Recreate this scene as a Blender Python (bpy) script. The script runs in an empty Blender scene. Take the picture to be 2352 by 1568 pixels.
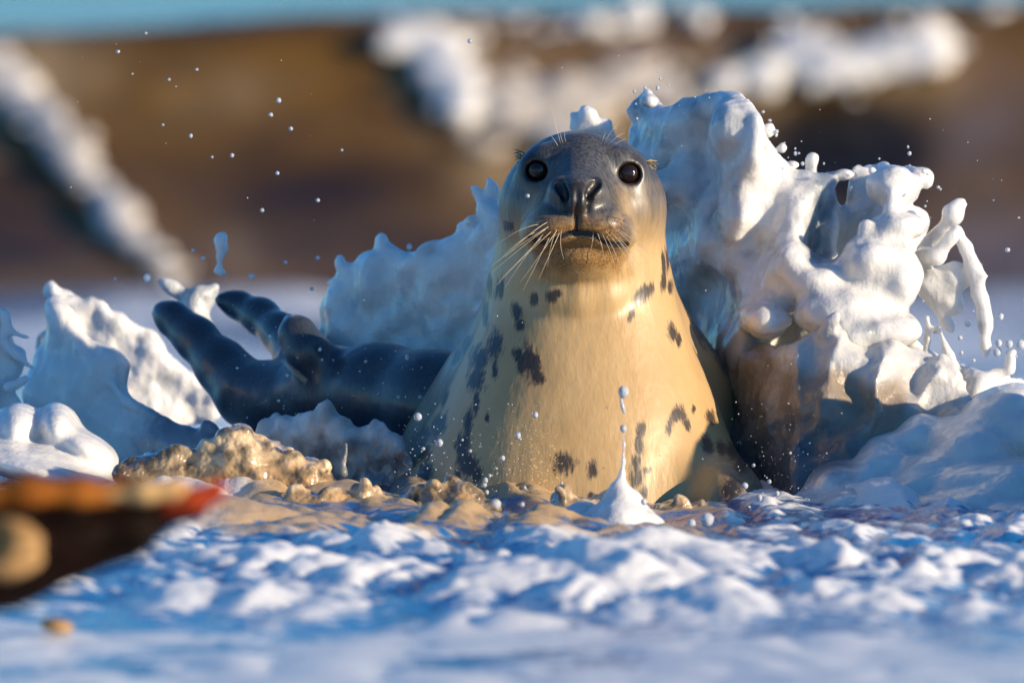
import bpy, math, random
import numpy as np
from mathutils import Vector

# ------------------------------------------------------------------ camera, sky, sun, exposure
scene = bpy.context.scene
COL = scene.collection
CAM_D, CAM_H = 22.0, 1.0
FPX = 38404.0                                  # focal length in pixels of a 2352 px wide frame
PITCH = math.atan((784 + 615.6) / FPX)
cam_data = bpy.data.cameras.new('camera')
cam = bpy.data.objects.new('camera', cam_data); COL.objects.link(cam)
cam.location = (0, -CAM_D, CAM_H)
cam.rotation_euler = (math.pi / 2 - PITCH, 0, 0)
cam_data.sensor_width = 36.0
cam_data.lens = 36.0 * FPX / 2352.0
cam_data.clip_start = 0.5; cam_data.clip_end = 3000
cam_data.dof.use_dof = True
cam_data.dof.focus_distance = 21.88
cam_data.dof.aperture_fstop = 6.4
scene.camera = cam

SUN_AZ, SUN_EL = math.radians(65), math.radians(13)   # azimuth: to the right of the camera's back
sun_dir = Vector((math.sin(SUN_AZ) * math.cos(SUN_EL), -math.cos(SUN_AZ) * math.cos(SUN_EL), math.sin(SUN_EL)))
world = bpy.data.worlds.new('World'); scene.world = world; world.use_nodes = True
wn = world.node_tree.nodes; wl = world.node_tree.links; wn.clear()
w_out = wn.new('ShaderNodeOutputWorld'); w_bg = wn.new('ShaderNodeBackground'); w_sky = wn.new('ShaderNodeTexSky')
w_sky.sky_type = 'NISHITA'; w_sky.sun_disc = False
w_sky.sun_elevation = SUN_EL
w_sky.sun_rotation = math.atan2(sun_dir.x, sun_dir.y)
w_sky.air_density = 1.0; w_sky.dust_density = 0.0; w_sky.ozone_density = 5.0
w_bg.inputs['Strength'].default_value = 0.12
w_mul = wn.new('ShaderNodeMix'); w_mul.data_type = 'RGBA'; w_mul.blend_type = 'MULTIPLY'; w_mul.inputs[0].default_value = 1.0
w_mul.inputs[7].default_value = (.58, .95, 1.12, 1)          # camera white balance set for the warm sun
wl.new(w_sky.outputs[0], w_mul.inputs[6]); wl.new(w_mul.outputs[2], w_bg.inputs[0]); wl.new(w_bg.outputs[0], w_out.inputs[0])
sun_data = bpy.data.lights.new('sun', 'SUN'); sun = bpy.data.objects.new('sun', sun_data); COL.objects.link(sun)
sun_data.energy = 5.0; sun_data.angle = math.radians(0.6); sun_data.color = (1.0, 0.81, 0.57)
sun.rotation_euler = (-sun_dir).to_track_quat('-Z', 'Y').to_euler()
scene.view_settings.view_transform = 'Standard'; scene.view_settings.look = 'None'
scene.view_settings.gamma = 1.0; scene.view_settings.exposure = 0.52
scene.view_settings.use_curve_mapping = False
scene.cycles.max_bounces = 7; scene.cycles.diffuse_bounces = 3; scene.cycles.glossy_bounces = 3; scene.cycles.transmission_bounces = 5
scene.cycles.caustics_reflective = False; scene.cycles.caustics_refractive = False
scene.cycles.use_adaptive_sampling = True; scene.cycles.adaptive_threshold = 0.02

# ------------------------------------------------------------------ helpers
def W(px, py, Y=0.0):
    """point on the plane y = Y seen at that pixel of a 2352 x 1568 frame"""
    cp, sp = math.cos(PITCH), math.sin(PITCH)
    a, b = (px - 1176) / FPX, (784 - py) / FPX
    dx, dy, dz = a, cp + b * sp, -sp + b * cp
    t = (Y + CAM_D) / dy
    return np.array((dx * t, Y, CAM_H + dz * t))
def S(Y=0.0):
    return (CAM_D + Y) / FPX                   # metres per pixel at that depth
def pix(P):
    """inverse of W for an (N,3) array"""
    cp, sp = math.cos(PITCH), math.sin(PITCH)
    dy, dz = P[:, 1] + CAM_D, P[:, 2] - CAM_H
    f = dy * cp - dz * sp; u = dy * sp + dz * cp
    return 1176 + FPX * P[:, 0] / f, 784 - FPX * u / f
def sstep(a, b, x):
    t = np.clip((x - a) / (b - a), 0, 1)
    return t * t * (3 - 2 * t)

_rs = np.random.RandomState(7)
_perm = np.concatenate([_rs.permutation(256)] * 3).astype(np.int64)
_g = _rs.normal(size=(256, 3)); _g /= np.linalg.norm(_g, axis=1)[:, None]
def perlin(x, y, z):
    x, y, z = np.broadcast_arrays(np.asarray(x, float), np.asarray(y, float), np.asarray(z, float))
    xi, yi, zi = np.floor(x).astype(np.int64), np.floor(y).astype(np.int64), np.floor(z).astype(np.int64)
    xf, yf, zf = x - xi, y - yi, z - zi
    xi &= 255; yi &= 255; zi &= 255
    u, v, w = (t * t * t * (t * (t * 6 - 15) + 10) for t in (xf, yf, zf))
    def g(i, j, k):
        q = _g[_perm[_perm[_perm[xi + i] + yi + j] + zi + k]]
        return q[..., 0] * (xf - i) + q[..., 1] * (yf - j) + q[..., 2] * (zf - k)
    def l(a, b, t): return a + t * (b - a)
    r = l(l(l(g(0, 0, 0), g(1, 0, 0), u), l(g(0, 1, 0), g(1, 1, 0), u), v),
          l(l(g(0, 0, 1), g(1, 0, 1), u), l(g(0, 1, 1), g(1, 1, 1), u), v), w)
    return r * 1.4
def fbm(x, y, z, o=4):
    s, a = 0, 1.0
    for i in range(o):
        s = s + a * perlin(x * 2 ** i + 17 * i, y * 2 ** i, z * 2 ** i + 5 * i); a *= .5
    return s

def smin(a, b, k):
    h = np.maximum(k - np.abs(a - b), 0) / k
    return np.minimum(a, b) - h * h * k * .25
def smax(a, b, k): return -smin(-a, -b, k)

class Field:
    """a distance field on a grid; blobs are melted into it and a surface is drawn off it"""
    def __init__(s, lo, hi, h):
        s.h = h; s.lo = np.array(lo, float)
        n = np.ceil((np.array(hi) - s.lo) / h).astype(int) + 1
        s.ax = [(s.lo[i] + h * np.arange(n[i])).astype(np.float32) for i in range(3)]
        s.F = np.full(n, .2, np.float32)
    def blk(s, lo, hi):
        sl = []
        for i in range(3):
            a = int(max(0, math.floor((lo[i] - s.lo[i]) / s.h))); b = int(min(len(s.ax[i]), math.ceil((hi[i] - s.lo[i]) / s.h) + 1))
            if b <= a: return None
            sl.append(slice(a, b))
        g = np.meshgrid(*[s.ax[i][sl[i]] for i in range(3)], indexing='ij', sparse=True)
        return tuple(sl), g
    def put(s, sl, d, k, op):
        if op == 'sub': s.F[sl] = smax(s.F[sl], -d, k)
        else: s.F[sl] = smin(s.F[sl], d, k)
    def ell(s, c, r, k=.012, rot=None, op='add'):
        c = np.asarray(c, float); r = np.asarray(r, float) * np.ones(3)
        m = r.max() + k + 2 * s.h
        q = s.blk(c - m, c + m)
        if q is None: return
        sl, (X, Y, Z) = q
        X, Y, Z = X - c[0], Y - c[1], Z - c[2]
        if rot is not None:                    # rotation about the y axis (in the picture's plane), degrees
            ca, sa = math.cos(math.radians(rot)), math.sin(math.radians(rot))
            X, Z = X * ca + Z * sa, -X * sa + Z * ca
        k0 = np.sqrt((X / r[0]) ** 2 + (Y / r[1]) ** 2 + (Z / r[2]) ** 2) + 1e-6
        k1 = np.sqrt((X / r[0] ** 2) ** 2 + (Y / r[1] ** 2) ** 2 + (Z / r[2] ** 2) ** 2) + 1e-6
        s.put(sl, k0 * (k0 - 1) / k1, k, op)
    def cone(s, a, b, ra, rb, k=.01, op='add'):
        a = np.asarray(a, float); b = np.asarray(b, float); m = max(ra, rb) + k + 2 * s.h
        q = s.blk(np.minimum(a, b) - m, np.maximum(a, b) + m)
        if q is None: return
        sl, (X, Y, Z) = q
        ab = b - a; L = max(float(ab @ ab), 1e-9)
        t = np.clip(((X - a[0]) * ab[0] + (Y - a[1]) * ab[1] + (Z - a[2]) * ab[2]) / L, 0, 1)
        d = np.sqrt((X - a[0] - t * ab[0]) ** 2 + (Y - a[1] - t * ab[1]) ** 2 + (Z - a[2] - t * ab[2]) ** 2) - (ra + (rb - ra) * t)
        s.put(sl, d, k, op)
    def chain(s, pts, k=.01, op='add'):
        """pts: (px, py, Y, radius in px)"""
        for p, q in zip(pts[:-1], pts[1:]):
            s.cone(W(*p[:3]), W(*q[:3]), p[3] * S(p[2]), q[3] * S(q[2]), k, op)
    def sheet(s, poly, Y0, yc, T, w, k=.012, rag=0.):
        """a puffed sheet with that outline (pixels) at depth Y0 + yc(px, py), half thickness T, edge roundness w"""
        P = np.array([W(a, b, Y0)[[0, 2]] for a, b in poly])
        X, Z = np.meshgrid(s.ax[0], s.ax[2], indexing='ij')
        d = np.full(X.shape, 9e9); inside = np.zeros(X.shape, bool)
        for i in range(len(P)):
            a, b = P[i], P[(i + 1) % len(P)]; e = b - a
            t = np.clip(((X - a[0]) * e[0] + (Z - a[1]) * e[1]) / max(e @ e, 1e-12), 0, 1)
            d = np.minimum(d, (X - a[0] - t * e[0]) ** 2 + (Z - a[1] - t * e[1]) ** 2)
            if abs(e[1]) > 1e-9:
                inside ^= ((a[1] > Z) != (b[1] > Z)) & (X < e[0] * (Z - a[1]) / e[1] + a[0])
        d = np.sqrt(d); d = np.where(inside, -d, d)
        if rag: d = d + rag * fbm(X / .028, Z / .028, Y0 * 9 + 0 * X, 3)
        for _ in range(2):                     # soften the traced corners
            p = np.pad(d, 1, mode='edge'); d = (p[:-2, 1:-1] + p[2:, 1:-1] + p[1:-1, :-2] + p[1:-1, 2:] + 4 * d) / 8
        PX, PY = pix(np.stack([X.ravel(), np.full(X.size, Y0), Z.ravel()], 1))
        y = (Y0 + yc(PX, PY)).reshape(X.shape)
        Tm = (T(PX, PY).reshape(X.shape) if callable(T) else T)
        q = np.clip(-d / w, 0, 1); t = Tm * np.sqrt(np.clip(1 - (1 - q) ** 2, 0, 1))
        Yg = s.ax[1][None, :, None]; dy = np.abs(Yg - y[:, None, :])
        D = np.where(d[:, None, :] > 0, np.sqrt(np.maximum(d, 0)[:, None, :] ** 2 + dy ** 2), (dy - t[:, None, :]) * .8)
        s.F[:] = smin(s.F, D.astype(np.float32), k)
    def draw(s, smooth=2):
        F = s.F; ins = F < 0; n = np.array(F.shape)
        cnt = np.zeros(n - 1, np.uint8)
        offs = [(i, j, k) for i in (0, 1) for j in (0, 1) for k in (0, 1)]
        for i, j, k in offs:
            cnt += ins[i:n[0] - 1 + i, j:n[1] - 1 + j, k:n[2] - 1 + k]
        act = np.nonzero((cnt > 0) & (cnt < 8)); A = np.stack(act, 1)
        vid = np.full(n - 1, -1, np.int32); vid[act] = np.arange(len(A))
        val = {o: F[A[:, 0] + o[0], A[:, 1] + o[1], A[:, 2] + o[2]] for o in offs}
        acc = np.zeros((len(A), 3)); c = np.zeros(len(A))
        for o in offs:
            for ax in range(3):
                if o[ax]: continue
                p = list(o); p[ax] = 1; p = tuple(p)
                a, b = val[o], val[p]; m = (a < 0) != (b < 0)
                t = np.where(m, a / np.where(m, a - b, 1), 0)
                e = np.array(o, float)[None, :].repeat(len(A), 0); e[:, ax] = t
                acc[m] += e[m]; c[m] += 1
        V = s.lo + s.h * (A + acc / np.maximum(c, 1)[:, None])
        quads = []
        for ax in range(3):
            b, cx = (ax + 1) % 3, (ax + 2) % 3
            sl0 = [slice(None)] * 3; sl1 = [slice(None)] * 3
            sl0[ax] = slice(0, -1); sl1[ax] = slice(1, None)
            ch = ins[tuple(sl0)] != ins[tuple(sl1)]
            E = np.stack(np.nonzero(ch), 1)
            ok = (E[:, b] > 0) & (E[:, cx] > 0) & (E[:, b] < n[b] - 1) & (E[:, cx] < n[cx] - 1)
            E = E[ok]
            def cid(db, dc):
                q = E.copy(); q[:, b] -= db; q[:, cx] -= dc
                return vid[q[:, 0], q[:, 1], q[:, 2]]
            Q = np.stack([cid(1, 1), cid(0, 1), cid(0, 0), cid(1, 0)], 1)
            up = ins[E[:, 0], E[:, 1], E[:, 2]]
            Q[~up] = Q[~up][:, ::-1]
            quads.append(Q)
        Q = np.concatenate(quads)
        for _ in range(smooth): V = relax(V, Q, .5)
        return V, Q

def relax(V, Q, f):
    a = np.concatenate([Q[:, i] for i in range(4)] * 2); b = np.concatenate([Q[:, (i + 1) % 4] for i in range(4)] + [Q[:, (i - 1) % 4] for i in range(4)])
    n = np.bincount(a, minlength=len(V)); n = np.maximum(n, 1)
    M = np.stack([np.bincount(a, V[b, i], minlength=len(V)) / n for i in range(3)], 1)
    return V + f * (M - V)
def normals(V, Q):
    N = np.cross(V[Q[:, 2]] - V[Q[:, 0]], V[Q[:, 3]] - V[Q[:, 1]])
    R = np.stack([np.bincount(Q.ravel(), np.repeat(N[:, i], 4), minlength=len(V)) for i in range(3)], 1)
    return R / np.maximum(np.linalg.norm(R, axis=1), 1e-12)[:, None]

def mesh(name, V, Q, mat, parent=None, attrs=None, smooth=True):
    me = bpy.data.meshes.new(name)
    V = np.asarray(V, np.float32); Q = np.asarray(Q, np.int32); k = Q.shape[1]
    me.vertices.add(len(V)); me.vertices.foreach_set('co', V.ravel())
    me.loops.add(Q.size); me.loops.foreach_set('vertex_index', Q.ravel())
    me.polygons.add(len(Q)); me.polygons.foreach_set('loop_start', np.arange(0, Q.size, k, dtype=np.int32))
    me.update(calc_edges=True); me.validate()
    if smooth: me.polygons.foreach_set('use_smooth', np.ones(len(me.polygons), bool))
    for n, a in (attrs or {}).items():
        at = me.attributes.new(n, 'FLOAT', 'POINT'); at.data.foreach_set('value', np.asarray(a, np.float32))
    me.materials.append(mat)
    o = bpy.data.objects.new(name, me); COL.objects.link(o)
    if parent: o.parent = parent
    return o
def empty(name, loc=(0, 0, 0)):
    o = bpy.data.objects.new(name, None); COL.objects.link(o); o.location = loc; o.empty_display_size = .05
    return o
def tag(o, label=None, cat=None, group=None, kind=None):
    if label: o['label'] = label
    if cat: o['category'] = cat
    if group: o['group'] = group
    if kind: o['kind'] = kind
    return o
def tube(pts, radii, n=6):
    """tapered tube through pts -> V, Q"""
    pts = np.asarray(pts, float); V = []; m = len(pts)
    for i in range(m):
        t = pts[min(i + 1, m - 1)] - pts[max(i - 1, 0)]; t /= np.linalg.norm(t) + 1e-12
        a = np.cross(t, (0.3, 0.9, 0.2)); a /= np.linalg.norm(a); b = np.cross(t, a)
        for j in range(n):
            th = 2 * math.pi * j / n; V.append(pts[i] + radii[i] * (math.cos(th) * a + math.sin(th) * b))
    Q = [(i * n + j, i * n + (j + 1) % n, (i + 1) * n + (j + 1) % n, (i + 1) * n + j) for i in range(m - 1) for j in range(n)]
    return np.array(V), np.array(Q)
def uvsphere(r=1.0, n=16, m=10):
    V = [(r * math.sin(math.pi * i / m) * math.cos(2 * math.pi * j / n), r * math.sin(math.pi * i / m) * math.sin(2 * math.pi * j / n), r * math.cos(math.pi * i / m)) for i in range(m + 1) for j in range(n)]
    Q = [(i * n + j, (i + 1) * n + j, (i + 1) * n + (j + 1) % n, i * n + (j + 1) % n) for i in range(m) for j in range(n)]
    return np.array(V), np.array(Q)

# ------------------------------------------------------------------ materials
class N:
    def __init__(s, name):
        s.m = bpy.data.materials.new(name); s.m.use_nodes = True
        s.t = s.m.node_tree; s.t.nodes.clear()
        s.out = s.t.nodes.new('ShaderNodeOutputMaterial')
        s.b = s.t.nodes.new('ShaderNodeBsdfPrincipled'); s.link(s.b.outputs[0], s.out.inputs[0])
    def n(s, kind, **kw):
        x = s.t.nodes.new(kind)
        for k, v in kw.items(): setattr(x, k, v)
        return x
    def link(s, a, b): s.t.links.new(a, b)
    def val(s, x, inp):
        if hasattr(x, 'is_linked') or isinstance(x, bpy.types.NodeSocket): s.link(x, inp)
        else: inp.default_value = x
    def attr(s, name): return s.n('ShaderNodeAttribute', attribute_name=name).outputs['Fac']
    def math(s, op, a, b=0.0, clamp=False):
        x = s.n('ShaderNodeMath', operation=op, use_clamp=clamp); s.val(a, x.inputs[0]); s.val(b, x.inputs[1]); return x.outputs[0]
    def ramp(s, fac, lo, hi):
        x = s.n('ShaderNodeMapRange', interpolation_type='SMOOTHSTEP'); s.val(fac, x.inputs[0])
        x.inputs[1].default_value = lo; x.inputs[2].default_value = hi; return x.outputs[0]
    def mix(s, fac, a, b):
        x = s.n('ShaderNodeMix', data_type='RGBA'); s.val(fac, x.inputs[0])
        for v, i in ((a, 6), (b, 7)):
            if isinstance(v, tuple): x.inputs[i].default_value = v + (1,)
            else: s.link(v, x.inputs[i])
        return x.outputs[2]
    def noise(s, scale, detail=3.0, rough=.5, sc3=None, out='Fac'):
        tc = s.n('ShaderNodeTexCoord'); x = s.n('ShaderNodeTexNoise')
        x.inputs['Scale'].default_value = scale; x.inputs['Detail'].default_value = detail; x.inputs['Roughness'].default_value = rough
        if sc3:
            mp = s.n('ShaderNodeMapping'); mp.inputs['Scale'].default_value = sc3; s.link(tc.outputs['Object'], mp.inputs[0]); s.link(mp.outputs[0], x.inputs[0])
        else: s.link(tc.outputs['Object'], x.inputs[0])
        return x.outputs[out]
    def voro(s, scale):
        tc = s.n('ShaderNodeTexCoord'); x = s.n('ShaderNodeTexVoronoi'); x.feature = 'SMOOTH_F1'
        x.inputs['Scale'].default_value = scale; s.link(tc.outputs['Object'], x.inputs['Vector']); return x.outputs['Distance']
    def bump(s, h, dist, strength=1.0, prev=None):
        x = s.n('ShaderNodeBump'); x.inputs['Strength'].default_value = strength; x.inputs['Distance'].default_value = dist
        s.link(h, x.inputs['Height'])
        if prev: s.link(prev, x.inputs['Normal'])
        return x.outputs[0]
    def set(s, **kw):
        for k, v in kw.items():
            i = s.b.inputs[k.replace('_', ' ')]
            if isinstance(v, bpy.types.NodeSocket): s.link(v, i)
            elif isinstance(v, tuple) and len(v) == 3 and i.type == 'RGBA': i.default_value = v + (1,)
            else: i.default_value = v

def foam_mat(name, white, silt, water, rough=.26, sss=.6, bub=.0012, vs=210, coat=.35, tr=.55, ns=9, bs=.4):
    """aerated water: attribute silt 0..1 tints towards sandy water, attribute clear 0..1 towards thin clear water"""
    m = N(name)
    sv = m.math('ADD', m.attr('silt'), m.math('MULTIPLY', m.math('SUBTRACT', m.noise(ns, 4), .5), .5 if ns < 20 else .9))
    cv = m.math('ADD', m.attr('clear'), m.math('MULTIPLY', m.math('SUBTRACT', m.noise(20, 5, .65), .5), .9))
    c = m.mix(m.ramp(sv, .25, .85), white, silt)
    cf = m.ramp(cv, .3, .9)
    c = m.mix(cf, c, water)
    n1 = m.bump(m.noise(38, 6, .65), .005, .5); n1 = m.bump(m.noise(1, 4, .6, (55, 55, 13)), .006, .45, n1); n2 = m.bump(m.voro(vs), bub, bs, n1)
    m.set(Base_Color=c, Roughness=m.math('MULTIPLY_ADD', cf, -.15) if False else rough, IOR=1.33, Subsurface_Weight=sss,
          Subsurface_Radius=(.03, .03, .035), Subsurface_Scale=.6, Normal=n2)
    m.b.inputs['Coat Weight'].default_value = coat; m.b.inputs['Coat Roughness'].default_value = .05
    m.link(m.math('MULTIPLY', cf, tr), m.b.inputs['Transmission Weight'])
    return m.m
M_foam = foam_mat('white_foam', (.72, .705, .68), (.34, .27, .20), (.38, .44, .50))
M_brown = foam_mat('sandy_foam', (.70, .52, .31), (.46, .26, .09), (.64, .46, .25), rough=.12, bub=.004, vs=170, coat=1.0, tr=.85, ns=30, bs=.7)
M_murky = foam_mat('murky_water', (.55, .54, .53), (.27, .22, .17), (.14, .155, .17), rough=.28, sss=.4, tr=.10, coat=.15)

def sea_mat():
    m = N('sea_surface')
    f = m.math('ADD', m.attr('foam'), m.math('MULTIPLY', m.math('SUBTRACT', m.noise(26, 4, .6), .5), .35))
    f = m.math('ADD', f, m.math('MULTIPLY', m.math('SUBTRACT', m.voro(48), .38), .35))
    f = m.ramp(f, .42, .58)
    s = m.math('ADD', m.attr('silt'), m.math('MULTIPLY', m.math('SUBTRACT', m.noise(11, 3), .5), .3))
    fo = m.mix(m.ramp(s, .45, .8), (.82, .81, .79), (.50, .34, .18))
    c = m.mix(f, (.016, .14, .36), fo)
    n0 = m.n('ShaderNodeBump'); n0.inputs['Distance'].default_value = .35; m.link(m.noise(1.3, 4, .6), n0.inputs['Height']); m.link(m.attr('far'), n0.inputs['Strength'])
    n1 = m.bump(m.noise(60, 4, .6), .004, .7, n0.outputs[0])
    m.set(Base_Color=c, IOR=1.33, Normal=n1)
    q = m.n('ShaderNodeMath', operation='MULTIPLY_ADD'); m.link(f, q.inputs[0]); q.inputs[1].default_value = .3; q.inputs[2].default_value = .08
    m.link(q.outputs[0], m.b.inputs['Roughness'])
    m.link(m.math('MULTIPLY', f, .3), m.b.inputs['Subsurface Weight'])
    m.set(Subsurface_Radius=(.03, .03, .035), Subsurface_Scale=.4)
    return m.m
M_sea = sea_mat()
def wave_mat():
    m = N('wave_water')
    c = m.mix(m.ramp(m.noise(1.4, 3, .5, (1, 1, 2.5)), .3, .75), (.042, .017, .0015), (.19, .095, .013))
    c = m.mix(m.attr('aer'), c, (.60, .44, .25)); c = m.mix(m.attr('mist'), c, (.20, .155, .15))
    c = m.mix(m.attr('wave_shade'), c, (.008, .005, .003))  # near-black colour painted in for shade on the wave's face
    m.set(Base_Color=c, Roughness=.35, IOR=1.33, Specular_IOR_Level=.25, Normal=m.bump(m.noise(6, 4), .03, .5))
    return m.m
M_wave = wave_mat()

def drop_mat():
    m = N('water_drop')
    m.set(Base_Color=(.80, .84, .90), Roughness=.06, IOR=1.33, Transmission_Weight=.5, Subsurface_Weight=.3, Subsurface_Radius=(.01, .01, .01), Subsurface_Scale=.3)
    return m.m
M_drop = drop_mat()

def fur_mat():
    m = N('seal_fur')
    tc = (260, 260, 34)
    st = m.noise(1, 3, .6, tc)                                  # hair-wise streaks
    st2 = m.noise(1, 2, .5, (90, 90, 16))
    sp = m.math('ADD', m.attr('spot'), m.math('ADD', m.math('MULTIPLY', m.math('SUBTRACT', st, .5), 1.7), m.math('MULTIPLY', m.math('SUBTRACT', st2, .5), .8)))
    spot = m.ramp(sp, -.30, .48)
    dk = m.math('ADD', m.attr('dark'), m.math('MULTIPLY', m.math('SUBTRACT', st2, .5), .35))
    pale = m.mix(m.ramp(m.noise(10, 4, .6), .3, .75), (.54, .355, .155), (.45, .28, .11))
    pale = m.mix(m.math('MULTIPLY', m.ramp(st, .35, .75), .35), pale, (.42, .32, .19))
    c = m.mix(m.ramp(m.attr('tan'), 0, 1), pale, m.mix(m.ramp(m.noise(420, 2), .35, .65), (.15, .078, .024), (.34, .19, .062)))
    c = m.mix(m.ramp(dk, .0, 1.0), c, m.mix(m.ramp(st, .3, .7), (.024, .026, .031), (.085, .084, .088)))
    c = m.mix(m.math('MULTIPLY', m.math('MULTIPLY', m.attr('wet'), m.attr('dark')), .7), c, (.014, .026, .044))  # blue sky reflection painted into the wet dark fur
    c = m.mix(m.math('MULTIPLY', spot, .94), c, (.022, .018, .018))
    c = m.mix(m.ramp(m.attr('skin'), .2, .8), c, (.018, .015, .015))
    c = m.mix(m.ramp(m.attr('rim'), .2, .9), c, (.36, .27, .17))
    gr = m.ramp(m.math('MULTIPLY', m.ramp(m.noise(330, 2, .6), .56, .70), m.attr('sand')), .25, .6)
    c = m.mix(gr, c, (.80, .58, .22))
    n2 = m.bump(st, .0009, .5)
    m.set(Base_Color=c, Roughness=.44, Normal=n2, Specular_IOR_Level=.5,Sheen_Roughness=.35)
    q = m.math('ADD', .12, m.math('MULTIPLY', m.attr('wet'), .5)); m.link(q, m.b.inputs['Coat Weight']); m.b.inputs['Coat Roughness'].default_value = .24
    m.link(m.math('ADD', .06, m.math('MULTIPLY', m.attr('wet'), .12)), m.b.inputs['Sheen Weight'])
    return m.m
M_fur = fur_mat()
def plain(name, col, rough=.5, **kw):
    m = N(name); m.set(Base_Color=m.mix(m.noise(30, 3), tuple(.8 * c for c in col), col), Roughness=rough, **kw); return m.m
M_eye = plain('eye_brown', (.016, .007, .005), .06)
M_whisker = plain('whisker', (.75, .62, .42), .35)
M_darkwhisker = plain('dark_whisker', (.06, .05, .04), .4)
M_tuft = plain('tuft_hair', (.50, .38, .22), .6)
M_claw = plain('claw', (.03, .026, .024), .35)

# ------------------------------------------------------------------ the sea
def sea_height(x, y):
    wx = x + .05 * perlin(x * 5, y * 2, 3.3); wy = y + .12 * perlin(x * 4, y * 2, 9.1)
    big = np.abs(perlin(wx / .30, wy / .75, 1.5)) ** .9
    mid = np.abs(perlin(wx / .115, wy / .36, 7.2)) ** .9
    sml = np.abs(perlin(wx / .05, wy / .13, 4.4))
    near = sstep(-3.3, -2.6, y); far = 1 - sstep(.6, 2.2, y)
    amp = (.22 + .78 * near) * (.35 + .65 * far)
    tiny = np.abs(perlin(wx / .022, wy / .05, 14.4))
    b = .026 * big + .026 * mid * (.4 + big) + .015 * sml * (.3 + mid) * near + .004 * tiny * near
    sw = .012 * perlin(x / .8, y / 1.3, 20.5)
    return amp * b * 1.7 + sw - .016 - .40 * sstep(1.5, 17, y), big, mid, sml, near
def build_sea():
    xs = np.concatenate([-np.geomspace(260, .95, 34), np.arange(-.9, .9001, .006), np.geomspace(.95, 260, 34)])
    ys = np.concatenate([-np.geomspace(60, 5.2, 14), np.arange(-5.1, .6, .0115), np.arange(.6, 3, .03), np.geomspace(3.05, 900, 60)])
    X, Y = np.meshgrid(xs, ys, indexing='xy')
    Z, big, mid, sml, near = sea_height(X, Y)
    foam = .10 + .9 * big + .8 * mid * (.5 + big) + .35 * sml
    foam = np.where(Y > .7, .40 + .25 * perlin(X / .6, Y / 2, 3.1) + .1 * sstep(.7, 3, Y), foam)
    foam = foam * (.6 + .4 * near) + (1 - near) * (.33 + .5 * perlin(X / .5, Y / .7, 30.2))
    foam = np.where(Y > 24, .1, foam)
    edge = sstep(-1.9, -1.0, Y) * (1 - sstep(.3, .6, Y)) * (1 - sstep(.25, .45, np.abs(X + .05)))
    silt = .02 + .85 * edge + .22 * perlin(X / .35, Y / .8, 41.)
    n = len(xs); i = np.arange(len(ys) - 1)[:, None] * n + np.arange(n - 1)[None, :]
    Q = np.stack([i, i + 1, i + 1 + n, i + n], -1).reshape(-1, 4)
    o = mesh('sea', np.stack([X.ravel(), Y.ravel(), Z.ravel()], 1), Q, M_sea, attrs={'foam': foam.ravel(), 'silt': silt.ravel(), 'far': sstep(18, 24, Y).ravel()})
    tag(o, 'shallow blue sea covered with lumpy white foam', kind='structure')
build_sea()

# ------------------------------------------------------------------ the breaking wave behind
WY0, WH = 19.6, .66
def wave_pt(s, x):
    """s 0..1 up the face, 1..2 down the back"""
    crest = WH * (1 + .07 * np.sin(x * 1.1 + .6) + .06 * perlin(x / 1.3, 0, 2.))
    y = np.where(s < 1, WY0 + 2.2 * s - .35 * np.sin(np.clip(s, 0, 1) * math.pi) * 0, WY0 + 2.2 + (s - 1) * 5.0)
    up = np.clip(s, 0, 1) ** 1.7
    z = np.where(s < 1, crest * up, crest * (1 - sstep(0, 1, s - 1)))
    y = y + .55 * np.sin(x * .35 + 1.0) + .25 * perlin(x / 2.2, 0, 8.)
    return y, z - .42
def on_wave(px, py):
    sv = np.linspace(0, 1, 80); xv = np.full(80, (px - 1176) / FPX * 43)
    y, z = wave_pt(sv, xv); a, b = pix(np.stack([xv, y, z], 1))
    return float(y[np.argmin(np.abs(b - py))])
wave = empty('breaking_wave', (0, WY0, 0))
tag(wave, 'brown silty breaking wave with tumbling white foam behind the seal', 'wave')
xs = np.concatenate([-np.geomspace(40, 2.6, 14), np.arange(-2.5, 2.5, .035), np.geomspace(2.6, 40, 14)])
ss = np.linspace(0, 2, 90)
X, SS = np.meshgrid(xs, ss, indexing='xy'); Yw, Zw = wave_pt(SS, X)
rough = .03 * fbm(X / .5, Yw / .4, Zw / .4, 4) * np.sin(np.clip(SS, 0, 2) * math.pi / 2)
Yw = Yw + rough; Zw = Zw + .5 * rough
ppx, ppy = pix(np.stack([X.ravel(), Yw.ravel(), Zw.ravel()], 1))
wave_shade = np.exp(-(((ppx - 1950) / 200) ** 2 + ((ppy - 350) / 140) ** 2)) * 1.6 + .55 * np.exp(-(((ppx - 750) / 330) ** 2 + ((ppy - 470) / 130) ** 2))  # shade of the right hollow and the lower face, put into colour
wave_shade = np.clip(wave_shade, 0, 1) * (SS.ravel() < 1)
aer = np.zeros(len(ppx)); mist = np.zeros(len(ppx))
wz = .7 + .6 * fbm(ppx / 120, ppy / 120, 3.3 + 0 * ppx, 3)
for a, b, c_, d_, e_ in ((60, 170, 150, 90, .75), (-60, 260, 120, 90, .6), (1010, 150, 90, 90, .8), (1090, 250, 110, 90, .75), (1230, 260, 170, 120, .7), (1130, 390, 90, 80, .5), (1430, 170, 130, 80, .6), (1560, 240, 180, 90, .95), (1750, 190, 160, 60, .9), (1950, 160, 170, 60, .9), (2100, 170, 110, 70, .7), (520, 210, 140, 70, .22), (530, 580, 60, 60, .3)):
    aer = np.maximum(aer, e_ * np.exp(-(((ppx - a) / c_) ** 2 + ((ppy - b) / d_) ** 2)) * wz)
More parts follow.
